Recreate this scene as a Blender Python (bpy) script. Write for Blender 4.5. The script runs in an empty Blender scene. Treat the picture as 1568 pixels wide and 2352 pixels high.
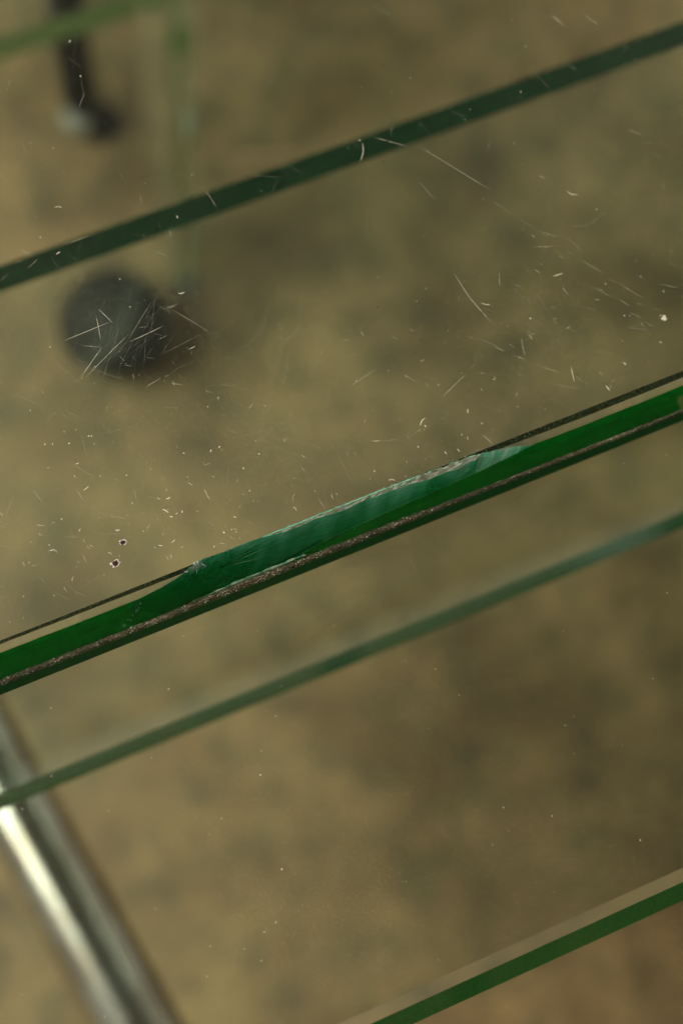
import bpy, bmesh, math, random
import numpy as np
from mathutils import Vector, Matrix, noise as mnoise

random.seed(7)
rng = np.random.default_rng(7)
S = bpy.context.scene
COL = S.collection
H = 0.53            # height of the glass tabletop above the floor, metres

# ------------------------------------------------------------------ camera
F, CX, CY = 3545.0, 784.0, 1176.0          # focal length and centre in 1568 x 2352 picture units
dvec = np.array([20700, 8211, -F]); dvec /= np.linalg.norm(dvec)
uvec = np.array([317, 732, F]); uvec -= dvec * (uvec @ dvec); uvec /= np.linalg.norm(uvec)
yvec = np.cross(uvec, dvec)
ROT = np.array([dvec, yvec, uvec])         # rows: the place's x (along the pane edges), y, z in camera axes
CAM = np.array([0.0, 0.0, H + 0.198])
cam_d = bpy.data.cameras.new('camera')
cam = bpy.data.objects.new('camera', cam_d); COL.objects.link(cam)
M = Matrix([list(ROT[i]) + [CAM[i]] for i in range(3)] + [[0, 0, 0, 1]])
cam.matrix_world = M
cam_d.sensor_fit = 'HORIZONTAL'; cam_d.sensor_width = 24.0
cam_d.lens = 24.0 * F / 1568.0
cam_d.clip_start = 0.01; cam_d.clip_end = 30
cam_d.dof.use_dof = True
cam_d.dof.aperture_blades = 0
S.camera = cam

def at(px, py, z):
    """The point of the place at height z that the photograph shows at (px, py)."""
    r = ROT @ np.array([px - CX, -(py - CY), -F])
    t = (z - CAM[2]) / r[2]
    return CAM + t * r

_seam = at(784, 1250, H)
cam_d.dof.focus_distance = float(-(ROT.T @ (_seam - CAM))[2])
cam_d.dof.aperture_fstop = (cam_d.lens / 1000.0) / 0.0045

# ------------------------------------------------------------------ world and lamps
W = bpy.data.worlds.new('World'); S.world = W; W.use_nodes = True
bg = W.node_tree.nodes['Background']
wt = W.node_tree                     # dim room: pale walls all round, darker ceiling
w_tc = wt.nodes.new('ShaderNodeTexCoord'); w_sx = wt.nodes.new('ShaderNodeSeparateXYZ'); w_rp = wt.nodes.new('ShaderNodeValToRGB')
wt.links.new(w_tc.outputs['Generated'], w_sx.inputs[0]); wt.links.new(w_sx.outputs['Z'], w_rp.inputs['Fac']); wt.links.new(w_rp.outputs['Color'], bg.inputs['Color'])
w_rp.color_ramp.elements[0].position = 0.35; w_rp.color_ramp.elements[0].color = (0.33, 0.305, 0.26, 1)
w_rp.color_ramp.elements[1].position = 0.92; w_rp.color_ramp.elements[1].color = (0.075, 0.070, 0.06, 1)
bg.inputs[1].default_value = 1.0
lamp = bpy.data.lights.new('window_light', 'AREA'); lamp.shape = 'RECTANGLE'; lamp.size = 0.8; lamp.size_y = 1.15
lamp.energy = 41; lamp.color = (1.0, 0.95, 0.86)
lo_ = bpy.data.objects.new('window_light', lamp); COL.objects.link(lo_)
lo_.location = (-1.0, 0.54, 1.62); lo_.rotation_euler = (0, math.radians(-38), 0)

S.view_settings.view_transform = 'Standard'; S.view_settings.look = 'None'
S.view_settings.exposure = 0.0; S.view_settings.gamma = 1.0; S.view_settings.use_curve_mapping = False
cy = S.cycles
cy.max_bounces = 26; cy.transmission_bounces = 26; cy.glossy_bounces = 24; cy.diffuse_bounces = 2
cy.transparent_max_bounces = 24; cy.volume_bounces = 0
cy.caustics_reflective = True; cy.caustics_refractive = True; cy.blur_glossy = 0.3
cy.sample_clamp_indirect = 6.0; cy.sample_clamp_direct = 0
cy.use_denoising = True; cy.use_adaptive_sampling = True; cy.adaptive_threshold = 0.025

# ------------------------------------------------------------------ helpers
def mat(name):
    m = bpy.data.materials.new(name); m.use_nodes = True
    nt = m.node_tree; nt.nodes.clear()
    out = nt.nodes.new('ShaderNodeOutputMaterial')
    def N(t, **k):
        n = nt.nodes.new('ShaderNode' + t)
        for a, v in k.items():
            if a.startswith('i_'):
                key = a[2:]; key = int(key) if key.isdigit() else key
                n.inputs[key].default_value = v
            else: setattr(n, a, v)
        return n
    return m, nt, out, N, nt.links.new

def mesh_obj(name, verts, faces, m, parent=None, smooth=None, attrs=None):
    me = bpy.data.meshes.new(name)
    me.from_pydata([tuple(v) for v in verts], [], [tuple(f) for f in faces])
    for an, vals in (attrs or {}).items():
        a = me.attributes.new(an, 'FLOAT', 'POINT'); a.data.foreach_set('value', np.asarray(vals, dtype=np.float32))
    me.update()
    if smooth is not None:
        me.shade_smooth()
        for p in me.polygons:
            if len(p.vertices) > 4: p.use_smooth = False
        if smooth < 179: me.set_sharp_from_angle(angle=math.radians(smooth))
    me.materials.append(m)
    o = bpy.data.objects.new(name, me); COL.objects.link(o)
    if parent: o.parent = parent
    return o

def tag(o, label=None, cat=None, group=None, kind=None):
    if label: o['label'] = label
    if cat: o['category'] = cat
    if group: o['group'] = group
    if kind: o['kind'] = kind
    return o

def empty(name, loc=(0, 0, 0)):
    o = bpy.data.objects.new(name, None); COL.objects.link(o); o.location = loc; o.empty_display_size = 0.01
    return o

def lathe(prof, n, axis_m=Matrix.Identity(4), close=False):
    vs, fs = [], []
    for k in range(n):
        a = 2 * math.pi * k / n
        for r, z in prof: vs.append(axis_m @ Vector((r * math.cos(a), r * math.sin(a), z)))
    p = len(prof)
    for k in range(n):
        for j in range(p - (0 if close else 1)):
            j2 = (j + 1) % p; k2 = (k + 1) % n
            fs.append((k * p + j, k2 * p + j, k2 * p + j2, k * p + j2))
    return vs, fs

# ------------------------------------------------------------------ materials
def glass_material(name, absorb, density, edge_col, ior=1.54, haze_col=(0.24, 0.74, 0.50), gain=3.0, spec=0.2):
    """Float glass; attribute 'ground' = sawn or ground skin, 'haze' = cloudy fracture skin."""
    m, nt, out, N, L = mat(name)
    g = N('BsdfGlass', i_IOR=ior, i_Roughness=0.0); g.distribution = 'GGX'
    # ground skin: dark green, speckled with grinding marks
    ga = N('Attribute', attribute_name='ground'); ha = N('Attribute', attribute_name='haze')
    tc = N('TexCoord')
    n1 = N('TexNoise', i_Scale=5200.0, i_Detail=3.0); L(tc.outputs['Object'], n1.inputs['Vector'])
    mp = N('Mapping'); mp.inputs['Scale'].default_value = (260, 2600, 2600); L(tc.outputs['Object'], mp.inputs['Vector'])
    n2 = N('TexNoise', i_Scale=1.0, i_Detail=3.0); L(mp.outputs[0], n2.inputs['Vector'])
    cr = N('ValToRGB')
    cr.color_ramp.elements[0].position = 0.36; cr.color_ramp.elements[0].color = tuple(c * 0.35 for c in edge_col) + (1,)
    cr.color_ramp.elements[1].position = 0.74; cr.color_ramp.elements[1].color = tuple(min(1, c * gain + 0.003) for c in edge_col) + (1,)
    e = cr.color_ramp.elements.new(0.55); e.color = edge_col + (1,)
    L(n1.outputs['Fac'], cr.inputs['Fac'])
    ground = N('BsdfDiffuse'); L(cr.outputs['Color'], ground.inputs['Color'])
    # haze
    hz = N('BsdfPrincipled', i_Roughness=0.22)
    hc = N('ValToRGB'); hc.color_ramp.elements[0].position = 0.25; hc.color_ramp.elements[0].color = (0.010, 0.24, 0.08, 1)
    hc.color_ramp.elements[1].position = 1.0; hc.color_ramp.elements[1].color = (0.62, 0.74, 0.62, 1)
    for p_, c_ in ((0.6, (0.045, 0.50, 0.24, 1)), (0.92, haze_col + (1,))): hc.color_ramp.elements.new(p_).color = c_
    L(ha.outputs['Fac'], hc.inputs['Fac']); L(hc.outputs['Color'], hz.inputs['Base Color'])
    hr = N('MapRange'); hr.inputs[1].default_value = 0.32; hr.inputs[2].default_value = 0.75; hr.inputs[3].default_value = 0.85; hr.inputs[4].default_value = 1.25
    L(n2.outputs['Fac'], hr.inputs[0])
    hm = N('Math', operation='MULTIPLY', use_clamp=True); L(hr.outputs[0], hm.inputs[0]); L(ha.outputs['Fac'], hm.inputs[1])
    m1 = N('MixShader'); L(hm.outputs[0], m1.inputs[0]); L(g.outputs[0], m1.inputs[1]); L(hz.outputs[0], m1.inputs[2])
    m2 = N('MixShader'); L(ga.outputs['Fac'], m2.inputs[0]); L(m1.outputs[0], m2.inputs[1]); L(ground.outputs[0], m2.inputs[2])
    fa = N('Attribute', attribute_name='frost'); fd = N('BsdfDiffuse'); fd.inputs['Color'].default_value = (0.82, 0.84, 0.80, 1)
    m3 = N('MixShader'); L(fa.outputs['Fac'], m3.inputs[0]); L(m2.outputs[0], m3.inputs[1]); L(fd.outputs[0], m3.inputs[2])
    # milky reflection haze painted on the flat top as a thin wiped film
    ma = N('Attribute', attribute_name='film')
    mp2 = N('Mapping'); mp2.inputs['Scale'].default_value = (22, 60, 22); mp2.inputs['Rotation'].default_value = (0, 0, 0.6); L(tc.outputs['Object'], mp2.inputs['Vector'])
    n3 = N('TexNoise', i_Scale=1.0, i_Detail=6.0, i_Roughness=0.65); L(mp2.outputs[0], n3.inputs['Vector'])
    fr = N('MapRange'); fr.inputs[1].default_value = 0.35; fr.inputs[2].default_value = 0.75; fr.inputs[3].default_value = 0.001; fr.inputs[4].default_value = 0.024
    L(n3.outputs['Fac'], fr.inputs[0])
    fm = N('Math', operation='MULTIPLY', use_clamp=True); L(fr.outputs[0], fm.inputs[0]); L(ma.outputs['Fac'], fm.inputs[1])
    fd2 = N('BsdfDiffuse'); fd2.inputs['Color'].default_value = (0.55, 0.50, 0.40, 1)
    m4 = N('MixShader'); L(fm.outputs[0], m4.inputs[0]); L(m3.outputs[0], m4.inputs[1]); L(fd2.outputs[0], m4.inputs[2])
    L(m4.outputs[0], out.inputs['Surface'])
    va = N('VolumeAbsorption'); va.inputs['Color'].default_value = absorb + (1,); va.inputs['Density'].default_value = density
    L(va.outputs[0], out.inputs['Volume'])
    return m

ABS = (0.0, 0.77, 0.25)
GLASS = glass_material('float_glass', ABS, 9.5, (0.010, 0.016, 0.007), gain=7.0)
GLASS_FRONT = glass_material('front_float_glass', ABS, 9.5, (0.001, 0.18, 0.022), gain=1.3, spec=0.05)
GLASS_LOW = glass_material('shelf_glass', (0.0, 0.77, 0.40), 9.0, (0.001, 0.19, 0.042), gain=1.5, spec=0.05)
GLASS_FAR = glass_material('panel_glass', (0.0, 0.77, 0.35), 8.0, (0.27, 0.37, 0.12), gain=1.3)

def simple(name, col, rough=0.5, metal=0.0, spec=0.5):
    m, nt, out, N, L = mat(name)
    b = N('BsdfPrincipled', i_Roughness=rough, i_Metallic=metal); b.inputs['Base Color'].default_value = col + (1,)
    b.inputs['Specular IOR Level'].default_value = spec
    L(b.outputs[0], out.inputs['Surface'])
    return m, nt, N, L, b

def floor_material():
    m, nt, out, N, L = mat('worn_floor')
    tc = N('TexCoord'); P = tc.outputs['Object']
    def noise(s, d, off=0, rough=0.5):
        mp = N('Mapping'); mp.inputs['Location'].default_value = (off, off * 1.7, 0); L(P, mp.inputs['Vector'])
        n = N('TexNoise', i_Scale=s, i_Detail=d, i_Roughness=rough); L(mp.outputs[0], n.inputs['Vector']); return n.outputs['Fac']
    r1 = N('ValToRGB'); el = r1.color_ramp.elements
    el[0].position = 0.30; el[0].color = (0.176, 0.115, 0.044, 1); el[1].position = 0.72; el[1].color = (0.388, 0.272, 0.122, 1)
    L(noise(17, 3, 1.3), r1.inputs['Fac'])
    r2 = N('ValToRGB'); el = r2.color_ramp.elements
    el[0].position = 0.44; el[0].color = (1, 1, 1, 1); el[1].position = 0.68; el[1].color = (0.64, 0.72, 0.72, 1)
    L(noise(52, 3, 4.1), r2.inputs['Fac'])
    mx = N('MixRGB', blend_type='MULTIPLY'); mx.inputs[0].default_value = 1; L(r1.outputs[0], mx.inputs[1]); L(r2.outputs[0], mx.inputs[2])
    vo = N('TexVoronoi', i_Scale=19.0); vo.feature = 'F1'; L(P, vo.inputs['Vector'])
    r3 = N('ValToRGB'); el = r3.color_ramp.elements
    el[0].position = 0.10; el[0].color = (0.42, 0.47, 0.45, 1); el[1].position = 0.26; el[1].color = (1, 1, 1, 1)
    L(vo.outputs['Distance'], r3.inputs['Fac'])
    mx2 = N('MixRGB', blend_type='MULTIPLY'); mx2.inputs[0].default_value = 0.5; L(mx.outputs[0], mx2.inputs[1]); L(r3.outputs[0], mx2.inputs[2])
    r4 = N('ValToRGB'); el = r4.color_ramp.elements
    el[0].position = 0.35; el[0].color = (0.82, 0.80, 0.72, 1); el[1].position = 0.65; el[1].color = (1.12, 1.08, 1.0, 1)
    L(noise(120, 5, 2.2, 0.65), r4.inputs['Fac'])
    sp = at(1330, 1800, 0)                 # furniture shade painted into the floor colour as a dark patch
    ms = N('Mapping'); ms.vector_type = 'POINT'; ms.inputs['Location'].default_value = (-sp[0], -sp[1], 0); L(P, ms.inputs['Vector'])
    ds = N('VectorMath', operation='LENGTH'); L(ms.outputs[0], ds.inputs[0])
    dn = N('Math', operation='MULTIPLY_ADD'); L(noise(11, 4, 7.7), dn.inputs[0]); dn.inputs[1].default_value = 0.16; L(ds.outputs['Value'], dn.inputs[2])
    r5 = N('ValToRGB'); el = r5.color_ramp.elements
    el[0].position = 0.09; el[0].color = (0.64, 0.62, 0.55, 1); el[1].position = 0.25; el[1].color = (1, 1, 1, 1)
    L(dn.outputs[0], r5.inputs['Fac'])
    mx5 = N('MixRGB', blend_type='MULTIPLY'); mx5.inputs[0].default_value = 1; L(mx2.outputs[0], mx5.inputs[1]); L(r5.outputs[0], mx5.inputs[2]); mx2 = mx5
    mx3 = N('MixRGB', blend_type='MULTIPLY'); mx3.inputs[0].default_value = 1; L(mx2.outputs[0], mx3.inputs[1]); L(r4.outputs[0], mx3.inputs[2])
    b = N('BsdfPrincipled', i_Roughness=0.55); L(mx3.outputs[0], b.inputs['Base Color'])
    bp = N('Bump', i_Strength=0.3, i_Distance=0.002); L(noise(300, 4, 0.4), bp.inputs['Height']); L(bp.outputs[0], b.inputs['Normal'])
    L(b.outputs[0], out.inputs['Surface'])
    return m

# ------------------------------------------------------------------ floor
n = 24
fv = [(-1.5 + 3.4 * i / n, -1.5 + 3.8 * j / n, 0) for j in range(n + 1) for i in range(n + 1)]
ff = [(j * (n + 1) + i, j * (n + 1) + i + 1, (j + 1) * (n + 1) + i + 1, (j + 1) * (n + 1) + i) for j in range(n) for i in range(n)]
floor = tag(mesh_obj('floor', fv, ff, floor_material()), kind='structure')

# ------------------------------------------------------------------ the chipped pane
MM = 0.001
SHR = 0.129                        # how far a point sinks towards the pane for each unit of depth, along the sight line
Y0 = 0.0319                        # where the flat top of the pane ends
T = 16.5                           # pane thickness, mm
def px_x(px, py): return at(px, py, H)[0] * 1000.0
X_L, X_R = -20.0, 87.0

def vn(x, s, o=0.0): return mnoise.noise(Vector((x * s + o, o * 3.1, 0.7 * o)))
def interp(x, pts): return float(np.interp(x, [p[0] for p in pts], [p[1] for p in pts]))

# edge lines of the photograph, as x along the edge (mm)
def seamx(px):                     # picture x along the edge line -> mm
    return px_x(px, 1465 - (610.0 / 1568.0) * px + 40)
def arris_w(x):
    return interp(x, [(seamx(0), 0.42), (seamx(300), 0.56), (seamx(1130), 0.70), (seamx(1350), 0.92), (seamx(1568), 0.86)]) + 0.03 * vn(x, 0.6, 3)
BEV = 1.05
def h0(x, oa):
    w = arris_w(x)
    if oa <= 0: return 0.0
    if oa < w: return 0.22 * oa / w
    if oa < w + BEV: return 0.22 + 0.88 * (oa - w) / BEV
    return 1.10 + (oa - w - BEV) / 3.05 * (T - 1.10 - 0.5)

# chip outline: a = upper rim, b = lower rim, in apparent mm from the pane's top edge
A_PTS = [(seamx(296), 2.2), (seamx(312), 1.72), (seamx(330), 1.55), (seamx(372), 1.32), (seamx(405), 1.0), (seamx(432), 0.62),
         (seamx(446), 0.30), (seamx(462), 0.02), (seamx(480), -0.16), (seamx(520), -0.05), (seamx(600), -0.02), (seamx(760), -0.04),
         (seamx(900), -0.03), (seamx(980), -0.02), (seamx(1080), 0.02), (seamx(1110), 0.30), (seamx(1140), 0.62), (seamx(1180), 0.98),
         (seamx(1200), 1.35), (seamx(1225), 1.80), (seamx(1262), 2.0)]
B_PTS = [(seamx(262), 4.5), (seamx(300), 4.55), (seamx(420), 4.6), (seamx(560), 4.58), (seamx(660), 4.40), (seamx(700), 4.05), (seamx(745), 3.55),
         (seamx(830), 3.30), (seamx(930), 2.95), (seamx(1040), 2.72), (seamx(1120), 2.50), (seamx(1180), 2.22), (seamx(1230), 1.95), (seamx(1262), 2.0)]
def chip_rims(x):
    a = interp(x, A_PTS); b = interp(x, B_PTS)
    a += 0.05 * vn(x, 1.7, 11) + 0.045 * vn(x, 4.5, 5) + (0.05 * vn(x, 9.0, 8) if a < 0.5 else 0)
    b += 0.05 * vn(x, 0.9, 21)
    return a, b
LIP = [(seamx(600), 0.0), (seamx(640), 0.34), (seamx(700), 0.42), (seamx(735), 0.30), (seamx(760), 0.50), (seamx(880), 0.55), (seamx(905), 0.45),
       (seamx(930), 0.55), (seamx(990), 0.75), (seamx(1060), 0.85), (seamx(1105), 0.5), (seamx(1120), 0.0)]
FX, FO = seamx(505), 1.6           # where the fan of hackle lines starts
def chip_h(x, oa):
    """Depth of the fracture surface, or None outside it."""
    if x < A_PTS[0][0] or x > A_PTS[-1][0]: return None
    a, b = chip_rims(x)
    if not (a < oa < b) or b - a < 0.05: return None
    a, b = min(interp(x, A_PTS), oa - 0.005), max(interp(x, B_PTS), oa + 0.005)      # smooth body behind the ragged rim
    ha, hb = h0(x, a), h0(x, b)
    s = (oa - a) / (b - a)
    lip = interp(x, LIP) * (1.25 + 0.5 * vn(x, 0.35, 31))
    sl = min(0.6, max(0.0, lip / (b - a)))
    hl = 0.62 * lip * (1 + 0.2 * vn(x, 0.6, 41))
    if s < sl: h = ha + hl * (s / sl) ** 1.15
    else:
        q = (s - sl) / (1 - sl)
        conc = interp(x, [(seamx(300), 0.10), (seamx(520), 0.16), (seamx(700), 0.22), (seamx(1000), 0.26), (seamx(1200), 0.1)])
        h = ha + hl + (hb - ha - hl) * (q + 0.25 * conc * 4 * q * (1 - q) * (0.5 - q))
    env = math.sin(math.pi * min(1, max(0, s))) ** 0.7
    # slow swells, conchoidal ribs to the right, hackle fan from the point of impact
    h += env * (0.07 * vn(x + 0.6 * oa, 0.20, 51) + 0.02 * vn(x - 1.3 * oa, 0.5, 61))
    dx, do = x - FX, oa - FO
    r = math.hypot(dx, 2.2 * do)
    if dx > 0.2:
        th = math.atan2(do, dx)
        fan = sum(math.exp(-((th - t) / w) ** 2) * k for t, w, k in ((-0.17, 0.011, .16), (-0.10, 0.012, .20), (-0.075, 0.008, .10), (-0.01, 0.010, .18), (0.05, 0.009, .10), (0.13, 0.012, .14)))
        h -= 0.5 * env * fan * min(1, r / 3) * max(0, 1 - r / 19)
    r2_ = math.hypot(x - FX, 2.0 * (oa - FO))
    h += env * 0.035 * math.sin(r2_ * 1.7 + 5 * vn(x + oa, 0.25, 15)) * (0.6 + 0.8 * vn(x, 0.15, 25))
    rr = math.hypot(x - seamx(930), 3.0 * (oa - 0.2))
    h += env * 0.035 * math.sin(rr * 2.6 + 2 * vn(x, 0.3, 71)) * min(1, max(0, (x - seamx(980)) / 6))
    # step at the left end and the small bruise
    h += 0.9 * math.exp(-(((x - seamx(322)) / 0.22) ** 2)) * math.exp(-(((oa - 2.35) / 0.45) ** 2))
    return h

def seg_nodes(a, b, k): return [a + (b - a) * i / k for i in range(k)]
xs = np.concatenate([[-150.0, -60.0], np.linspace(X_L, X_R, 860), [140.0, 240.0]])
NX = len(xs)
J = None
verts, ground, haze, lip_brightness = [], [], [], {}
for x in xs:
    w = arris_w(x)
    oas = seg_nodes(-0.7, -0.2, 3) + seg_nodes(-0.2, 0.0, 6) + seg_nodes(0, w, 12) + seg_nodes(w, w + BEV, 18) + seg_nodes(w + BEV, w + BEV + 3.05, 56) + [w + BEV + 3.05]
    J = len(oas)
    for oa in oas:
        h = h0(x, oa); g = 0.0; z = 0.0
        if 0.0 < oa < w + 1e-6: g = 0.93
        c = chip_h(x, oa)
        if c is not None and c > h + 0.01:
            h = min(c, T - 0.7); g = 0.0
            a, b = chip_rims(x)
            s = (oa - a) / (b - a)
            right = interp(x, [(seamx(290), 0.0), (seamx(320), 0.50), (seamx(430), 0.62), (seamx(560), 0.76), (seamx(640), 0.86), (seamx(1100), 0.92), (seamx(1230), 0.86)])
            z = right * (1 - 0.18 * s) * (1 + 0.12 * vn(x + oa, 0.5, 81))
            lw = interp(x, LIP) * (1.25 + 0.5 * vn(x, 0.35, 31)); d_r = s * (b - a)
            if 0.15 < d_r < lw:
                z *= 0.15 + 0.3 * max(0, vn(x * 0.5, 3.0, oa * 2.0))
                lip_brightness[len(verts)] = max(0.0, min(0.6, 0.14 + 0.42 * vn(x + 0.4 * oa, 1.3, 4 + oa)))  # refracted brightness of the lip painted as pale frost
            z += 0.30 * math.exp(-((s - 0.965) / 0.02) ** 2) * interp(x, [(seamx(700), 0), (seamx(780), 1), (seamx(1200), 1)])  # bright highlight along the lower rim painted into the haze
            rr_ = math.hypot(x - seamx(1020), 2.6 * (oa - 1.0))
            z += 0.16 * max(0, math.sin(rr_ * 3.4 + 1.5 * vn(oa, 1.0, 3))) ** 4 * interp(x, [(seamx(1050), 0), (seamx(1120), 1)])
            qq = (oa - w - BEV) / 3.05
            lg = interp(x, [(seamx(400), 0), (seamx(450), 0.7), (seamx(520), 1), (seamx(600), .8), (seamx(684), 0.7), (seamx(690), 0)])
            z += 0.55 * math.exp(-((qq - 0.90 + 0.03 * (x - seamx(520)) / 10 - 0.03 * vn(x, 0.6, 33)) / 0.05) ** 2) * lg * (0.7 + 0.8 * vn(x + 2 * oa, 1.2, 77))
            z += 0.12 * vn(x * 0.5 - 0.2, 2.4, 2 + oa * 0.9) * (1 - s)
            z += 0.05 * math.sin(math.hypot(x - FX, 2.0 * (oa - FO)) * 1.7 + 5 * vn(x + oa, 0.22, 15)) + 0.10 * vn(x - 0.8 * oa, 0.30, 45)
            dx_, do_ = x - FX, oa - FO - 0.10 * vn(x, 0.45, 55)
            if dx_ > 0.4:            # dark open cracks fanning from the point of impact
                th_ = math.atan2(do_, dx_); r_ = math.hypot(dx_, do_)
                for t_, k_, e_ in ((-0.13, .8, 8.5), (-0.055, .7, 10.5), (-0.02, .45, 5.0), (0.03, .6, 7.0), (-0.19, .5, 4.5)):
                    g = max(g, k_ * math.exp(-((th_ - t_) * r_ / 0.045) ** 2) * max(0, 1 - r_ / e_) * (0.8 + 0.5 * vn(x, 1.2, 9 + k_)))
            g = max(g, 0.95 * math.exp(-((x - seamx(320) - 0.25 * (oa - 2.2)) / 0.07) ** 2) * math.exp(-((oa - 2.15) / 0.34) ** 4))
            g = max(g, 0.55 * math.exp(-((s - 0.90 - 0.04 * vn(x, 0.6, 63)) / 0.035) ** 2) * interp(x, [(seamx(350), 0), (seamx(420), .8), (seamx(600), 1), (seamx(720), 1), (seamx(765), 0)]))  # dark shade along the lower rim painted in
            g = max(0.0, min(1.0, g)); z *= 1 - 0.8 * g
            z += 0.30 * math.exp(-((x - seamx(310)) / 0.35) ** 2) * math.exp(-((oa - 2.2) / 0.4) ** 2)
            crush = math.exp(-((x - seamx(463)) / 1.0) ** 2) * math.exp(-((oa - 0.35) / 0.4) ** 2)
            z = min(1.0, max(0.0, z + 0.8 * crush))
            h += 0.25 * crush * mnoise.noise(Vector((x * 4, oa * 6, 2)))
        elif oa > w + BEV:
            # smeary film low on the polished face
            q = (oa - w - BEV) / 3.05
            z = 0.16 * max(0, q - 0.62) / 0.38 * (0.6 + 0.9 * vn(x, 0.05, 91))
            z += 0.75 * math.exp(-((q - 0.90 - 0.02 * vn(x, 0.5, 33)) / 0.04) ** 2) * interp(x, [(seamx(380), 0), (seamx(440), 0.6), (seamx(520), 1), (seamx(600), .7), (seamx(690), 0.5), (seamx(700), 0)]) * (0.75 + 0.6 * vn(x, 1.5, 77))
            z += 0.22 * math.exp(-((q - 0.84 - 0.05 * vn(x, 0.12, 44)) / 0.035) ** 2) * max(0, 0.3 + 1.2 * vn(x, 0.10, 17))
            z = max(0.0, z)
        # seamed bottom corner
        verts.append((x * MM, Y0 - (oa - SHR * h) * MM, H - h * MM)); ground.append(g); haze.append(z)
faces = []
for i in range(NX - 1):
    for j in range(J - 1):
        a = i * J + j
        faces.append((a, a + 1, a + J + 1, a + J))
# close the pane: wide outer slab sharing the fine edge strip's border
def add(v, g=0.0):
    verts.append(v); ground.append(g); haze.append(0.0); return len(verts) - 1
YB = 0.33
bl = [add((xs[i] * MM, verts[i * J + J - 1][1] + 0.0006, H - T * MM)) for i in range(NX)]       # bottom corner
for i in range(NX - 1): faces.append((i * J + J - 1, bl[i], bl[i + 1], (i + 1) * J + J - 1))
frost0 = len(verts)
tb = [add((xs[i] * MM, YB, H)) for i in (0, NX - 1)]
bb = [add((xs[i] * MM, YB, H - T * MM)) for i in (0, NX - 1)]
fe = [add((xs[i] * MM, YB + 1e-5, H - dz * MM)) for dz in (0.01, T - 0.01) for i in (0, NX - 1)]     # ground back edge
faces.append([i * J for i in range(NX)] + [tb[1], tb[0]])
faces.append(list(reversed(bl)) + [bb[0], bb[1]])
faces += [(tb[0], tb[1], fe[1], fe[0]), (fe[2], fe[3], bb[1], bb[0]), (fe[0], fe[1], fe[3], fe[2])]
NFLAT = len(faces) - 1
faces.append([j for j in range(J)][::-1] + [tb[0], fe[0], fe[2], bb[0], bl[0]])
faces.append([(NX - 1) * J + j for j in range(J)] + [bl[-1], bb[1], fe[3], fe[1], tb[1]])
pane = mesh_obj('chipped_glass_pane', verts, faces, GLASS, smooth=28, attrs={'ground': ground, 'haze': haze, 'frost': [1.0 if k in fe else lip_brightness.get(k, 0.0) for k in range(len(verts))], 'film': [1.0 if (v[2] > H - 1e-7) else 0.0 for v in verts]})
pane.data.polygons[NFLAT].use_smooth = False
tag(pane, 'scratched thick clear glass pane with a long chip broken out of its green edge', 'glass pane')

# crushed glass clinging to the upper rim of the chip
FLK, FNT, FOUT, FN, FL = mat('crushed_glass')
fb = FN('BsdfPrincipled', i_Roughness=0.18); fb.inputs['Base Color'].default_value = (0.55, 0.66, 0.58, 1); fb.inputs['Transmission Weight'].default_value = 0.45
FL(fb.outputs[0], FOUT.inputs['Surface'])
fvs, ffs = [], []
def sliver(x, oa, ln, wd, ang, tilt):
    h = max(0, chip_h(x, oa) or h0(x, oa)); c = Vector((x * MM, Y0 - (oa - SHR * h) * MM, H - h * MM + 0.05 * MM))
    u_ = Vector((math.cos(ang), math.sin(ang), tilt)); v_ = Vector((-math.sin(ang), math.cos(ang), random.uniform(-.8, .8)))
    b0_ = len(fvs)
    for a_, b_ in ((-1, 0), (-.2, .5), (1, 0.1), (.1, -.5)): fvs.append(c + u_ * a_ * ln * MM + v_ * b_ * wd * MM)
    fvs.append(c + Vector((0, 0, wd * 0.5 * MM)))
    ffs.extend([(b0_, b0_ + 3, b0_ + 4), (b0_ + 3, b0_ + 2, b0_ + 4), (b0_ + 2, b0_ + 1, b0_ + 4), (b0_ + 1, b0_, b0_ + 4)])
rs = random.Random(3)
for _ in range(46): sliver(seamx(rs.gauss(462, 14)), rs.uniform(-0.1, 0.9), rs.uniform(.08, .35), rs.uniform(.06, .2), rs.gauss(0.6, .7), rs.gauss(0, .4))
sliver(seamx(474), 0.25, 0.85, 0.22, -1.0, 0.1); sliver(seamx(463), 0.75, 0.7, 0.16, 1.0, 0.1)
for _ in range(150): sliver(seamx(rs.uniform(470, 1130)), rs.gauss(0.02, 0.12), rs.uniform(.03, .22), rs.uniform(.03, .08), rs.gauss(0.3, .8), rs.gauss(0, .3))
sliver(seamx(322), 2.1, 0.3, 0.3, 1.3, 0.2); sliver(seamx(985), 4.55, 0.55, 0.16, 0.15, 0.0); sliver(seamx(995), 4.7, 0.14, 0.2, 0.8, 0.0)
for _ in range(16):
    t_ = rs.random(); sliver(seamx(262 + 62 * t_), 4.3 - 2.0 * t_ + rs.gauss(0, .12), rs.uniform(.08, .4), rs.uniform(.03, .08), 0.85 + rs.gauss(0, .3), 0.0)
spv = []
NS = 60
for i in range(NS + 1):
    t_ = i / NS; x = seamx(425) + (seamx(688) - seamx(425)) * t_
    wd = 0.34 * min(1, 0.15 + 2.2 * t_) * (1 if t_ < 0.985 else 0.5) * (0.8 + 0.35 * vn(x, 1.1, 88))
    o0 = 4.50 - 0.10 * t_ - 0.05 * vn(x, 0.9, 12)
    for dd, hh in ((0, 0.55), (-wd * 0.5, 0.50 + 0.1 * vn(x, 2, 5)), (-wd, 0.75)): spv.append((x * MM, Y0 - (o0 + dd - SHR * hh) * MM, H - hh * MM))
spf = [(i * 3 + k, i * 3 + k + 1, i * 3 + k + 4, i * 3 + k + 3) for i in range(NS) for k in range(2)]
SPL, _, SO, SN, SL = mat('splinter_glass')
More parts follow.
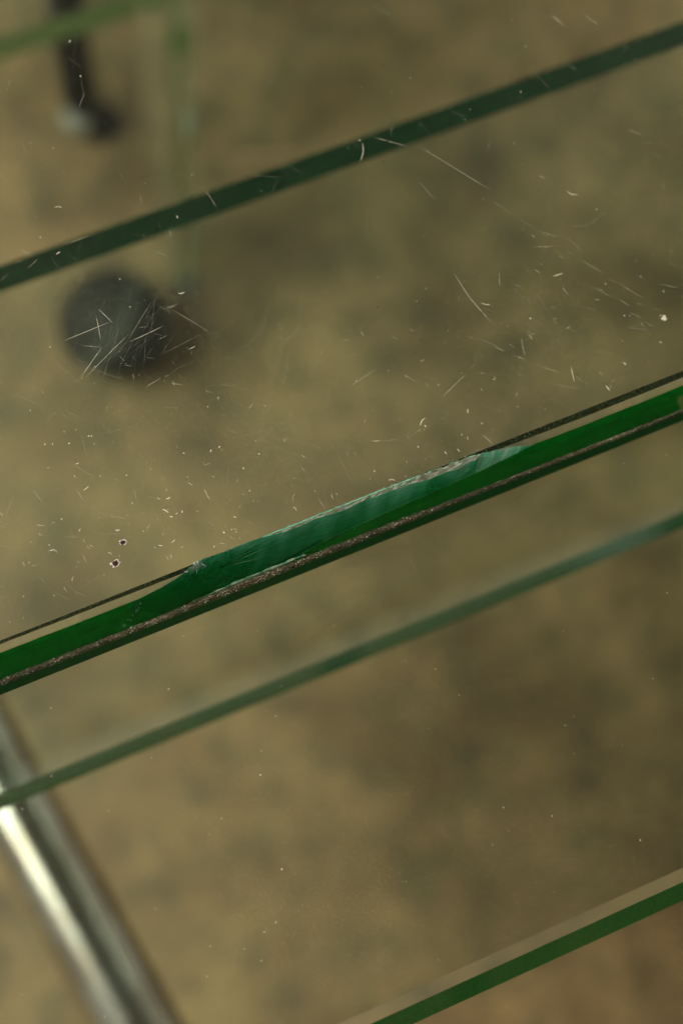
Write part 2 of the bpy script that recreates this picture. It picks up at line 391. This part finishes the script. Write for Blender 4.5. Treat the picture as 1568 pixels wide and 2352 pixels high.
sb_ = SN('BsdfPrincipled', i_Roughness=0.25); sb_.inputs['Transmission Weight'].default_value = 0.3
sn_ = SN('TexNoise', i_Scale=900.0, i_Detail=4.0); sr_ = SN('ValToRGB'); stc = SN('TexCoord'); SL(stc.outputs['Object'], sn_.inputs['Vector']); SL(sn_.outputs['Fac'], sr_.inputs['Fac']); SL(sr_.outputs[0], sb_.inputs['Base Color'])
sr_.color_ramp.elements[0].position = 0.4; sr_.color_ramp.elements[0].color = (0.03, 0.13, 0.06, 1); sr_.color_ramp.elements[1].position = 0.68; sr_.color_ramp.elements[1].color = (0.42, 0.50, 0.38, 1)
SL(sb_.outputs[0], SO.inputs['Surface'])
mesh_obj('splinter', spv, spf, SPL, parent=pane)
fl = mesh_obj('crushed_flakes', fvs, ffs, FLK, parent=pane); fl['kind'] = 'stuff'

# ------------------------------------------------------------------ plain panes from a cross section
def strip_pane(name, prof, gmask, x0, x1, m, hmask=None, nx=2, fmask=None, film=None):
    """prof: closed list of (y, z) in metres, anticlockwise seen from +x... extruded along x; gmask/hmask per profile point."""
    p = len(prof); vs, g, hz, fs = [], [], [], []
    X = np.linspace(x0, x1, nx)
    for x in X:
        for k, (y, z) in enumerate(prof):
            vs.append((x, y, z)); g.append(gmask[k]); hz.append((hmask or [0] * p)[k])
    for i in range(nx - 1):
        for k in range(p):
            k2 = (k + 1) % p
            fs.append((i * p + k, i * p + k2, (i + 1) * p + k2, (i + 1) * p + k))
    fs.append(list(range(p))[::-1]); fs.append([(nx - 1) * p + k for k in range(p)])
    o = mesh_obj(name, vs, fs, m, attrs={'ground': g, 'haze': hz, 'frost': (fmask or [0] * p) * nx, 'film': (film or [0] * p) * nx})
    bm = bmesh.new(); bm.from_mesh(o.data); bmesh.ops.recalc_face_normals(bm, faces=bm.faces); bm.to_mesh(o.data); bm.free()
    return o

def front(y, dz): return y * 1.0, H - dz
# front pane: ground back edge in the seam, bevelled polished front edge
yb = Y0 - 5.42 * MM                # its back top corner
yf = at(820, 2352, H)[1] + 0.9 * MM           # its front top corner
e = 1e-5
prof = [(yf, H), (yb, H), (yb + e, H - e), (yb + 0.3 * MM, H - T * MM + e), (yb + 0.3 * MM - e, H - T * MM),
        (yf - 6.35 * MM + e, H - T * MM), (yf - 6.35 * MM, H - T * MM + e), (yf - 1.75 * MM - e, H - 1.0 * MM - e), (yf - 1.75 * MM, H - 1.0 * MM)]
gm = [0, 0, 0.97, 0.97, 0, 0, 0.9, 0.9, 0]
fp = strip_pane('glass_plate', prof, gm, -0.16, 0.20, GLASS_FRONT, film=[.3, 0] + [0] * 7)
tag(fp, 'cleaner unchipped glass slab in front of the seam, green edge at lower right', 'glass pane')

# shelf below
zs = 0.462; ts = 8 * MM
yB = at(784, 362, zs)[1]; yF = at(784, 1505, zs)[1]
prof = [(yF, zs), (yF + 3.6 * MM, zs), (yB, zs), (yB + e, zs - e), (yB - 2.7 * MM, zs - ts + e), (yB - 2.7 * MM - e, zs - ts), (yF - 2.1 * MM + e, zs - ts), (yF - 2.1 * MM, zs - ts + e), (yF - e, zs - e)]
gm = [0, 0, 0, .95, .95, 0, 0, .8, .8]
sh = strip_pane('glass_shelf', prof, gm, -0.20, 0.24, GLASS_LOW, fmask=[.12, 0, 0, 0, 0, 0, 0, 0, 0.1])  # frost on the front edge paints in a pale reflection
tag(sh, 'out-of-focus glass shelf strip with two dark green edges below the panes', 'glass shelf')

# ------------------------------------------------------------------ render-side objects come below
# ------------------------------------------------------------------ dirt in the seam
def grit_material():
    m, nt, out, N, L = mat('seam_dirt')
    at_ = N('Attribute', attribute_name='tone')
    r = N('ValToRGB'); el = r.color_ramp.elements
    el[0].position = 0.0; el[0].color = (0.012, 0.012, 0.007, 1); el[1].position = 1.0; el[1].color = (0.80, 0.76, 0.62, 1)
    for p, c in ((0.35, (0.036, 0.031, 0.016, 1)), (0.62, (0.098, 0.078, 0.033, 1)), (0.80, (0.21, 0.160, 0.066, 1)), (0.90, (0.40, 0.32, 0.19, 1))):
        q = el.new(p); q.color = c
    L(at_.outputs['Fac'], r.inputs['Fac'])
    b = N('BsdfPrincipled', i_Roughness=0.4); L(r.outputs[0], b.inputs['Base Color'])
    sl_ = N('MapRange'); sl_.inputs[1].default_value = 0.13; sl_.inputs[2].default_value = 0.2; sl_.inputs[3].default_value = 0.0; sl_.inputs[4].default_value = 0.5
    L(at_.outputs['Fac'], sl_.inputs[0]); L(sl_.outputs[0], b.inputs['Specular IOR Level'])
    rl_ = N('MapRange'); rl_.inputs[1].default_value = 0.13; rl_.inputs[2].default_value = 0.2; rl_.inputs[3].default_value = 1.0; rl_.inputs[4].default_value = 0.4
    L(at_.outputs['Fac'], rl_.inputs[0]); L(rl_.outputs[0], b.inputs['Roughness'])
    L(b.outputs[0], out.inputs['Surface'])
    return m
GRIT = grit_material()
vs, fs, tone = [], [], []
# compacted bead on the back corner of the front pane
NB = 420; ring = 7                 # and an added dark sheet low in the gap to block the floor's reflection
bx = np.linspace(X_L, X_R, NB)
def bead_w(x): return interp(x, [(seamx(0), 0.80), (seamx(300), 0.80), (seamx(520), 0.98), (seamx(850), 0.92), (seamx(1100), 0.72), (seamx(1568), 0.52)]) + 0.10 * vn(x, 0.8, 27)
for x in bx:
    w = bead_w(x)
    for k in range(ring):
        a = math.pi * k / (ring - 1)
        y = Y0 - 5.42 * MM + (w * (0.5 + 0.5 * math.cos(a)) - 0.0) * MM
        z = H - (0.35 + 0.5 * (1 - math.sin(a)) + 0.09 * vn(x, 3.0, k + 1)) * MM
        vs.append((x * MM, y + 0.00002, z)); tone.append(0.16 + 0.12 * vn(x, 2, k + 9))
for i in range(NB - 1):
    for k in range(ring - 1):
        q = i * ring + k; fs.append((q, q + 1, q + ring + 1, q + ring))
b0 = len(vs)
for x in bx:
    for y, z in ((Y0 - 2.3 * MM, T - .3), (Y0 - 3.2 * MM, T - .5 + 0.3 * vn(x, 1.1, 4)), (Y0 - 4.2 * MM, T - .6 + 0.3 * vn(x, 1.3, 7)), (Y0 - 4.95 * MM, T - 2)):
        vs.append((x * MM, y, H - z * MM)); tone.append(0.12)
for i in range(NB - 1):
    for k in range(3):
        q = b0 + i * 4 + k; fs.append((q, q + 1, q + 5, q + 4))
oct_f = [(0, 2, 4), (2, 1, 4), (1, 3, 4), (3, 0, 4), (2, 0, 5), (1, 2, 5), (3, 1, 5), (0, 3, 5)]
for _ in range(13000):
    x = random.uniform(X_L, X_R); w = bead_w(x)
    t = random.uniform(-0.02, 1.03)
    y = Y0 - 5.42 * MM + w * t * MM
    z = H - (0.30 + 0.45 * (2 * t - 1) ** 2) * MM
    r = random.choice((0.03, 0.04, 0.05, 0.065, 0.09)) * MM
    rust = max(0, vn(x, 0.12, 66)) * 0.3 + 0.14 * interp(x, [(seamx(0), 1), (seamx(650), 1), (seamx(800), 0.0), (seamx(1568), 0.3)])
    tn = min(1.0, max(0, random.gauss(0.38 + rust + 0.22 * vn(x, 0.28, 19), 0.20))); 
    if random.random() < 0.035: tn = random.uniform(0.88, 1)
    b0 = len(vs)
    m3 = Matrix.Rotation(random.uniform(0, 6.28), 3, Vector((random.gauss(0, 1), random.gauss(0, 1), random.gauss(0, 1) + .01)))
    for p in ((1, 0, 0), (-1, 0, 0), (0, 1, 0), (0, -1, 0), (0, 0, 1), (0, 0, -1)):
        q = m3 @ Vector([c * r * random.uniform(0.6, 1.3) for c in p])
        vs.append((x * MM + q.x, y + q.y, z + q.z)); tone.append(tn)
    fs += [tuple(b0 + i for i in f) for f in oct_f]
grit = mesh_obj('seam_dirt', vs, fs, GRIT, attrs={'tone': tone})
tag(grit, 'brown gritty dirt packed in the seam between the two panes, above an added dark sheet', 'dirt', kind='stuff')

# ------------------------------------------------------------------ scratches, fibres, dust
def mark_material():
    m, nt, out, N, L = mat('scratch_white')
    a = N('Attribute', attribute_name='tone'); b_ = N('Attribute', attribute_name='alpha')
    d = N('BsdfPrincipled', i_Roughness=0.6)
    r = N('ValToRGB'); r.color_ramp.elements[0].color = (0.02, 0.018, 0.01, 1); r.color_ramp.elements[1].color = (0.80, 0.74, 0.58, 1)
    L(a.outputs['Fac'], r.inputs['Fac']); L(r.outputs[0], d.inputs['Base Color'])
    t = N('BsdfTransparent')
    mx = N('MixShader'); L(b_.outputs['Fac'], mx.inputs[0]); L(t.outputs[0], mx.inputs[1]); L(d.outputs[0], mx.inputs[2])
    L(mx.outputs[0], out.inputs['Surface'])
    return m
MARK = mark_material()
LIFT = 0.015 * MM
def ribbon(pts, width, alpha, tone=1.0, lift=LIFT, broken=0.5):
    """A thin sliver following pts (world xy, metres), width in m, tapering, its strength varying along it."""
    P = [np.array(p[:2]) for p in pts]
    L = sum(np.linalg.norm(P[i + 1] - P[i]) for i in range(len(P) - 1))
    n = int(min(60, max(4, L / (0.28 * MM))))
    d = np.linspace(0, 1, n + 1)
    cum = [0]
    for i in range(len(P) - 1): cum.append(cum[-1] + np.linalg.norm(P[i + 1] - P[i]))
    cum = np.array(cum) / cum[-1]
    X = np.interp(d, cum, [p[0] for p in P]); Yy = np.interp(d, cum, [p[1] for p in P])
    if len(P) > 2 and n > 6:
        for _ in range(3):
            X[1:-1] = (X[:-2] + X[1:-1] * 2 + X[2:]) / 4; Yy[1:-1] = (Yy[:-2] + Yy[1:-1] * 2 + Yy[2:]) / 4
    so = random.uniform(0, 99)
    vs, al = [], []
    for i in range(n + 1):
        i0, i1 = max(0, i - 1), min(n, i + 1)
        t = np.array([X[i1] - X[i0], Yy[i1] - Yy[i0]]); t /= (np.linalg.norm(t) + 1e-12)
        nn = np.array([-t[1], t[0]])
        taper = min(1, 0.30 + 3.0 * min(d[i], 1 - d[i]))
        w = width * taper * (0.75 + 0.5 * mnoise.noise(Vector((so + i * 0.9, 0, 0))))
        k = alpha * min(1, max(0.0, 1 - broken + broken * (0.55 + 1.3 * mnoise.noise(Vector((so + i * 0.55, 5, 0)))))) * (0.4 + 0.6 * taper)
        jx = 0.010 * MM * mnoise.noise(Vector((so + i * 0.7, 9, 0)))
        for sgn in (-1, 1):
            q = np.array([X[i], Yy[i]]) + nn * (sgn * w * 0.5 + jx)
            vs.append((q[0], q[1], H + lift)); al.append(k)
    fs = [(2 * i, 2 * i + 1, 2 * i + 3, 2 * i + 2) for i in range(n)]
    return vs, fs, al, [tone] * len(al)

# coordinates read off enlarged views: (origin x, origin y, zoom) in the full-size picture
VIEWS = {'A': (1000, 0, 1.496), 'B': (0, 0, 1.96), 'C': (100, 1200, 2.24), 'D': (900, 1200, 2.24)}
def vp(view, x, y):
    ox, oy, k = VIEWS[view]
    return at((ox + x / k) * 1568 / 2048, (oy + y / k) * 1568 / 2048, H)
SCR = {'A': '350,635 530,745 730,868|180,615 350,660|715,900 782,945|825,975 900,1025|915,1040 1000,1060|1020,1040 1125,1135|935,1105 1000,1160|900,1108 995,1103|1055,1010 1135,1017|1050,1128 1075,1143|1110,1165 1215,1230|1280,1272 1400,1342|1155,1283 1245,1330|1275,1338 1335,1378|1330,1402 1385,1430|1390,1440 1440,1470|1460,1273 1550,1293|1315,1470 1420,1483|530,1210 610,1335 720,1460|680,1450 697,1485|805,1275 862,1297|900,1305 952,1385|985,1430 1005,1455|1025,1285 1055,1328|415,1270 452,1303|720,1555 770,1578|670,1528 750,1558|785,1540 815,1563|805,1592 870,1618|900,1635 1020,1672|840,1510 860,1610|305,1675 372,1715|120,1483 138,1512|675,1383 712,1397|743,1215 745,1290|1320,578 1385,607|1428,675 1475,715|1400,775 1418,803|918,785 950,800|1120,60 1190,112|1000,245 1088,317|190,30 270,70|265,510 258,610|160,805 40,920|380,810 450,890|1225,620 1250,650|985,1725 1130,1748|1190,1665 1205,1685|480,1790 590,1680|975,60 1040,120|705,610 690,690|60,1745 200,1650|1140,1010 1240,940',
       'B': '610,825 690,970|600,900 650,1020|700,1000 728,1058|125,820 160,900|90,955 108,995|160,1115 190,1195|205,1250 218,1285|385,1340 398,1410|5,1035 60,1085|400,1430 520,1385|160,1578 225,1520|125,1465 182,1505|0,1655 50,1605|1205,1115 1240,1165 1275,1222|1360,1020 1380,1045|930,1305 945,1345|995,1350 1008,1390|850,1262 870,1235|1090,330 1160,385|1340,680 1385,700|740,310 785,390|500,535 460,640|840,660 875,710|820,1130 836,1200|65,450 35,540|300,630 350,640|910,1475 995,1510|900,1760 830,1870 745,2010|745,2010 680,2085|650,1890 480,1960 370,2005|565,1855 580,1930 592,2000|578,1815 665,1900|475,2030 600,2042|600,2040 470,2225|700,2090 735,2125|725,2145 780,2152|960,2078 1190,1960|930,1995 985,1970|855,2100 910,2107|820,1665 885,1692|1005,1815 1155,1905 1230,1950|970,1815 1040,1790|815,1925 870,1920|760,2010 900,1945 960,1915|500,2220 620,2100 760,1960|780,2195 788,2230|855,2275 950,2220|1005,2255 1070,2260|1010,2120 1028,2145|1105,2055 1150,2035|1200,2295 1255,2310|1275,2330 1285,2352',
       'C': '250,420 420,525|285,595 343,683|330,1030 358,1097|0,610 72,700|1145,595 1187,675|1240,965 1295,963|1310,910 1352,940|1260,925 1303,945|680,600 688,660|870,50 985,45|1445,60 1478,20|970,235 985,255|1310,205 1380,225|90,150 165,60|1170,810 1220,855|885,1040 910,1075|80,845 20,840',
       'D': '0,430 35,495|45,530 62,550|95,605 105,625|120,655 168,735|425,155 443,125|745,237 830,185|540,280 660,262|1220,230 1300,300'}
FIB = {'A': '1045,853 1065,872 1095,872|1065,1645 1072,1680 1080,1715|660,1358 680,1366 703,1367|985,1240 1010,1232 1030,1225|130,640 135,680 120,725|1220,1730 1228,1738 1240,1755|1300,1625 1306,1634 1316,1632',
       'B': '320,1218 340,1213 365,1220|1045,1720 1060,1728 1088,1716|330,1495 345,1484 355,1480',
       'C': '280,430 295,428 308,420|335,608 350,600 360,590 375,578|865,735 885,740 910,760|305,885 312,872 318,865|840,975 858,980 870,982|925,960 940,952 952,938|890,665 908,662 920,652|1185,350 1192,342 1195,330|550,870 565,880 578,868|110,1010 128,1010 145,1003|1345,785 1355,788 1362,788|915,780 925,785 940,787',
       'D': '805,175 815,140 840,120|970,345 975,355 986,362|1055,325 1060,335 1072,348|590,540 615,533 642,542|1130,90 1122,75 1130,60'}
DARK = {'C': '20,680 60,676 110,660|655,760 662,756 670,750|1185,882 1198,880 1212,877|50,865 70,860 92,862|450,805 470,812',
        'B': '730,1055 820,1043 930,1020|1010,1000 1080,990'}
def parse(s): return [[tuple(float(c) for c in p.split(',')) for p in l.split()] for l in s.split('|')]
for v, s in SCR.items():
    for i, l in enumerate(parse(s)):
        pts = [vp(v, *p) for p in l]
        wd = random.uniform(0.055, 0.11) * MM
        faint = v == 'B' and (l[0][1] < 1000)
        vs, fs, al, tn = ribbon(pts, wd, random.choice((0.22, 0.32, 0.42, 0.65)) * (0.8 if faint else 1), random.uniform(0.8, 1.0))
        o = mesh_obj('scratch', vs, fs, MARK, parent=pane, attrs={'alpha': al, 'tone': tn})

def bag(): return [[], [], [], []]
def put(b, r):
    o = len(b[0]); b[0] += r[0]; b[1] += [tuple(o + i for i in f) for f in r[1]]; b[2] += r[2]; b[3] += r[3]
# hair-fine scratches too small to tell apart
fine = bag()
for _ in range(900):
    px, py = random.uniform(-30, 1600), random.uniform(-20, 1450)
    if py > 1440 - 0.39 * px: continue
    c = at(px, py, H); ang = random.choice((-0.9, -0.7, 0.75, 0.2, -1.3)) + random.gauss(0, 0.3); ln = random.expovariate(1 / 1.4) * MM + 0.4 * MM
    dx, dy = math.cos(ang) * ln / 2, math.sin(ang) * ln / 2
    put(fine, ribbon([(c[0] - dx, c[1] - dy), (c[0] + dx, c[1] + dy)], random.uniform(0.025, 0.06) * MM, random.uniform(0.08, 0.3), 1.0))
c0 = vp('B', 720, 2000)
for _ in range(46):               # rubbed patch of crossing hairlines
    c = (c0[0] + random.gauss(0, 3.2) * MM, c0[1] + random.gauss(0, 2.6) * MM); ang = random.choice((0.75, 0.85, 1.0, 0.35)) + random.gauss(0, 0.08); ln = random.uniform(1.5, 7) * MM
    dx, dy = math.cos(ang) * ln / 2, math.sin(ang) * ln / 2
    put(fine, ribbon([(c[0] - dx, c[1] - dy), (c[0] + dx, c[1] + dy)], 0.03 * MM, random.uniform(0.10, 0.28), 1.0))
o = mesh_obj('hairline_scratches', fine[0], fine[1], MARK, parent=pane, attrs={'alpha': fine[2], 'tone': fine[3]}); o['kind'] = 'stuff'

# dust: fibres and flecks lying on both panes
dust = bag()
for v, s in FIB.items():
    for l in parse(s): put(dust, ribbon([vp(v, *p) for p in l], random.uniform(0.09, 0.14) * MM, 0.95, 1.0, lift=0.05 * MM, broken=0.2))
for v, s in DARK.items():
    for l in parse(s): put(dust, ribbon([vp(v, *p) for p in l], 0.07 * MM, 0.6, 0.05, lift=0.05 * MM, broken=0.6))
def fleck(x, y, r, tone, alpha=1.0, z0=0.0):
    k = random.randint(5, 7); st = random.uniform(1, 2.2); an = random.uniform(0, 3.14)
    vs = []
    for i in range(k):
        a = 2 * math.pi * i / k; rr = r * random.uniform(0.6, 1.2)
        p = (rr * st * math.cos(a), rr * math.sin(a))
        vs.append((x + p[0] * math.cos(an) - p[1] * math.sin(an), y + p[0] * math.sin(an) + p[1] * math.cos(an), H + z0 + 0.01 * MM))
    vs.append((x, y, H + z0 + r * 0.8))
    return vs, [(i, (i + 1) % k, k) for i in range(k)], [alpha] * (k + 1), [tone] * (k + 1)
SPOTS = {'C': '285,200 240,290 208,213 190,800 278,513 625,505 1012,357 1250,315 1037,517 1170,45 1453,610 895,605 107,975 390,243 372,243 78,298 130,295 100,455 1370,545 1412,457 1517,362 665,692 740,882 1000,750 1280,890 1360,888 1388,925 1215,985',
         'A': '345,348 883,1428 1378,1240 415,1293 118,628 65,662 840,410 1180,938 802,85', 'D': '708,512 498,478 793,315 885,740 1085,232 840,175', 'B': '475,445 410,240 1190,505 312,868 850,1075 705,1640 765,1803 295,2040'}
for v, s in SPOTS.items():
    for p in s.split():
        a, b = (float(c) for c in p.split(',')); q = vp(v, a, b)
        put(dust, fleck(q[0], q[1], random.uniform(0.06, 0.11) * MM, random.uniform(0.85, 1), 0.8))
q = vp('A', 1482, 1425)
for _ in range(16): put(dust, fleck(q[0] + random.gauss(0, .22) * MM, q[1] + random.gauss(0, .22) * MM, random.uniform(.06, .16) * MM, 1.0, 0.8))
for _ in range(900):
    px, py = random.uniform(-30, 1600), random.uniform(-20, 1480)
    if py > 1450 - 0.39 * px: continue
    near = py > 900 - 0.39 * px
    if not near and random.random() < 0.55: continue
    c = at(px, py, H)
    put(dust, fleck(c[0], c[1], min(0.11, random.expovariate(1 / 0.028) + 0.018) * MM, random.choice((1, 1, .9, .8, .1)), random.uniform(0.25, 0.7)))
for _ in range(150):              # short crumbs of lint near the seam
    px = random.uniform(-20, 1590); py = 1440 - 0.39 * px - abs(random.gauss(0, 170))
    c = at(px, py, H); a = random.uniform(0, 6.28); ln = random.uniform(0.15, 0.6) * MM
    p1 = (c[0] + math.cos(a) * ln, c[1] + math.sin(a) * ln); a += random.gauss(0, 0.9)
    p2 = (p1[0] + math.cos(a) * ln * .7, p1[1] + math.sin(a) * ln * .7)
    put(dust, ribbon([c, p1, p2], random.uniform(0.04, 0.09) * MM, random.uniform(0.3, 0.9), random.choice((1, 1, 1, 0.1)), lift=0.04 * MM, broken=0.2))
for _ in range(260):              # the cleaner front pane
    px, py = random.uniform(-20, 1590), random.uniform(950, 2380)
    if py < 1620 - 0.39 * px: continue
    c = at(px, py, H)
    if c[1] < yf or c[1] > yb: continue
    put(dust, fleck(c[0], c[1], min(0.10, random.expovariate(1 / 0.03) + 0.018) * MM, random.choice((1, 1, .9, .2)), random.uniform(0.4, 0.9)))
for l in ('580,300 600,282', '655,320 660,305'):
    pts = [tuple(float(c) for c in p.split(',')) for p in l.split()]
    put(dust, ribbon([at((a / 1.96) * .7656, (2000 + b / 1.96) * .7656, H) for a, b in pts], 0.08 * MM, 0.6, 0.1, lift=.05 * MM))
du = mesh_obj('dust', dust[0], dust[1], MARK, attrs={'alpha': dust[2], 'tone': dust[3]})
tag(du, 'pale specks of dust and short fibres lying on the glass', 'dust', kind='stuff')

# two small pits in the pane, each a dark hole with a crushed white rim
PITD, *_ = simple('pit_dark', (0.035, 0.014, 0.010), 0.3)
PITW, *_ = simple('pit_rim', (0.58, 0.50, 0.46), 0.5)
for k, (zx, zy, r, rim) in enumerate(((603, 958, 0.46, 0.9), (552, 1098, 0.52, 0.3))):
    c = vp('C', zx, zy)
    vs, fs = [], []
    rings = ((1.35, 0.006), (1.05, 0.07), (0.8, 0.05)); nseg = 18
    for rr, zz in rings:
        for i in range(nseg):
            a = 2 * math.pi * i / nseg; q = r * rr * (1 + 0.22 * vn(i, 0.9, 3 + k)) * MM
            vs.append((c[0] + q * math.cos(a), c[1] + 0.75 * q * math.sin(a), H + zz * MM * (0.5 + rim)))
    for j in range(2):
        for i in range(nseg):
            if random.random() < 0.25 + 0.6 * rim * (math.cos(2 * math.pi * i / nseg - 0.8) > -0.3 or j == 1): fs.append((j * nseg + i, j * nseg + (i + 1) % nseg, (j + 1) * nseg + (i + 1) % nseg, (j + 1) * nseg + i))
    b = len(vs)
    rim_o = mesh_obj('pit', [(c[0] + 0.82 * r * (1 + .2 * vn(i, .8, 9 + k)) * MM * math.cos(2 * math.pi * i / nseg), c[1] + 0.62 * r * (1 + .2 * vn(i, .8, 9 + k)) * MM * math.sin(2 * math.pi * i / nseg), H + 0.02 * MM) for i in range(nseg)], [tuple(range(nseg))], PITD, parent=pane)
    mesh_obj('pit_rim', vs, fs, PITW, parent=rim_o)

# ------------------------------------------------------------------ things below the glass
# chrome tube running under the panes
m, nt, N, L, b = simple('chrome', (0.50, 0.48, 0.43), 0.2, 1.0)
ct = N('TexCoord'); cn = N('TexNoise', i_Scale=60.0, i_Detail=4.0); L(ct.outputs['Object'], cn.inputs['Vector'])
cr_ = N('ValToRGB'); cr_.color_ramp.elements[0].position = 0.38; cr_.color_ramp.elements[0].color = (0.54, 0.46, 0.36, 1); cr_.color_ramp.elements[1].position = 0.60; cr_.color_ramp.elements[1].color = (0.72, 0.67, 0.58, 1)
L(cn.outputs['Fac'], cr_.inputs['Fac']); L(cr_.outputs[0], b.inputs['Base Color'])
cm = N('MapRange'); cm.inputs[3].default_value = 0.26; cm.inputs[4].default_value = 0.16; L(cn.outputs['Fac'], cm.inputs[0]); L(cm.outputs[0], b.inputs['Roughness'])
zt = 0.28
pc0, pc1 = at(-150, 1500, zt), at(320, 2352, zt)
d_ = np.array(pc1) - np.array(pc0); d_ /= np.linalg.norm(d_)
a0 = Vector(np.array(pc0) - d_ * 0.03); a1 = Vector(np.array(pc1) + d_ * 0.15)
rt = 0.0110; ln = (a1 - a0).length
q = (a1 - a0).to_track_quat('Z', 'Y').to_matrix().to_4x4(); q.translation = a0
vs, fs = lathe([(0.0, 0), (rt * .9, 0), (rt, 0.001), (rt, ln * .5), (rt, ln - .001), (rt * .9, ln), (0, ln)], 40, q)
tube = mesh_obj('chrome_tube', vs, fs, m, smooth=40)
tag(tube, 'blurred shiny chrome tube crossing the lower left corner under the glass', 'tube')

# black ball caster on the floor
cc = at(267, 762, 0.026); cr = 0.0265
caster = empty('ball_caster', (cc[0], cc[1], 0))
tag(caster, 'round black ball caster standing on the floor, seen blurred through the glass', 'caster')
BLK, *_ = simple('black_plastic', (0.032, 0.031, 0.022), 0.62, 0.0, 0.2)
RUB, *_ = simple('black_rubber', (0.024, 0.023, 0.017), 0.8, 0.0, 0.15)
TRM, *_ = simple('grey_trim', (0.07, 0.075, 0.055), 0.6, 0.0, 0.2)
ax = Vector((-0.62, 0.58, 0.52)).normalized()
q = ax.to_track_quat('Z', 'Y').to_matrix().to_4x4(); q.translation = Vector((0, 0, 0.026))
def sph(r, t0, t1, k=14): return [(r * math.sin(t0 + (t1 - t0) * i / k), r * math.cos(t0 + (t1 - t0) * i / k)) for i in range(k + 1)]
vs, fs = lathe(sph(cr, 0.001, 1.12) + [(cr * .80, cr * .43), (cr * .02, cr * .43)], 48, q); mesh_obj('hood', vs, fs, BLK, parent=caster, smooth=40)
vs, fs = lathe([(cr * .1, cr * .40), (cr * .86, cr * .40), (cr * .93, cr * .34), (cr * .97, cr * .1), (cr * .93, cr * .02), (cr * .1, cr * .02)], 48, q); mesh_obj('trim_ring', vs, fs, TRM, parent=caster, smooth=40)
vs, fs = lathe([(cr * .1, -0.0002)] + [(cr * .90 * math.sin(t), cr * .98 * math.cos(t)) for t in np.linspace(1.57, 3.13, 14)], 48, q); mesh_obj('wheel', vs, fs, RUB, parent=caster, smooth=40)

# dark leg with a pale levelling foot at the upper left
pb = at(196, 292, 0.0)
leg = empty('table_leg', (pb[0], pb[1], 0))
tag(leg, 'slim dark leg with a pale round foot at upper left, blurred', 'leg')
PALE, *_ = simple('pale_foot', (0.42, 0.42, 0.34), 0.5)
vs, fs = lathe([(0.001, 0.012), (0.0080, 0.012), (0.0080, 0.42), (0.001, 0.42)], 28); mesh_obj('tube', vs, fs, BLK, parent=leg, smooth=40)
vs, fs = lathe([(0.001, 0.0), (0.0085, 0.0), (0.0085, 0.005), (0.006, 0.010), (0.004, 0.012), (0.001, .012)], 28, Matrix.Translation((0.008, -0.005, 0))); mesh_obj('foot', vs, fs, RUB, parent=leg, smooth=40)
vs, fs = lathe([(0.001, 0.010), (0.0065, 0.010), (0.0075, 0.014), (0.0065, 0.02), (0.001, .021)], 28, Matrix.Translation((-0.004, -0.004, 0))); mesh_obj('foot_cap', vs, fs, PALE, parent=leg, smooth=40)

# low glass pane whose pale green edge crosses the upper left corner
zl = 0.22
yl = at(150, 58, zl)[1]
prof = [(yl, zl), (yl + 0.22, zl), (yl + 0.22, zl - 0.008), (yl - 0.004, zl - 0.008), (yl - 0.004 - e, zl - 0.008 + e), (yl - e, zl - e)]
lo = strip_pane('low_glass_pane', prof, [0, 0, 0, 0, .7, .7], -0.10, 0.112, GLASS_FAR)
tag(lo, 'low glass pane with a pale green edge crossing the upper left corner', 'glass pane')
# upright glass panel seen on its edge
px_ = at(431, 690, 0.0)
ww = 0.0092
vs = [(sx * ww / 2 + px_[0], y, z) for z in (0.0, 0.36) for sx in (-1, 1) for y in (px_[1], px_[1] + 0.004, px_[1] + 0.09)]
g = [0.55 if abs(v[1] - px_[1]) < 1e-6 else 0.0 for v in vs]
# hull of the panel
bx_ = [(px_[0] - ww / 2, px_[1]), (px_[0] + ww / 2, px_[1]), (px_[0] + ww / 2, px_[1] + e), (px_[0] + ww / 2, px_[1] + .03), (px_[0] - ww / 2, px_[1] + .03), (px_[0] - ww / 2, px_[1] + e)]
gg = [.15, .15, 0, 0, 0, 0]
vs = [(x, y, z) for z in (0.0005, 0.36) for x, y in bx_]
fs = [(k, (k + 1) % 6, 6 + (k + 1) % 6, 6 + k) for k in range(6)] + [tuple(range(6))[::-1], tuple(range(6, 12))]
up = mesh_obj('upright_glass_panel', vs, fs, GLASS_FAR, attrs={'ground': gg * 2, 'haze': [0] * 12})
tag(up, 'upright glass panel seen edge-on as a pale green strip at upper left', 'glass panel')
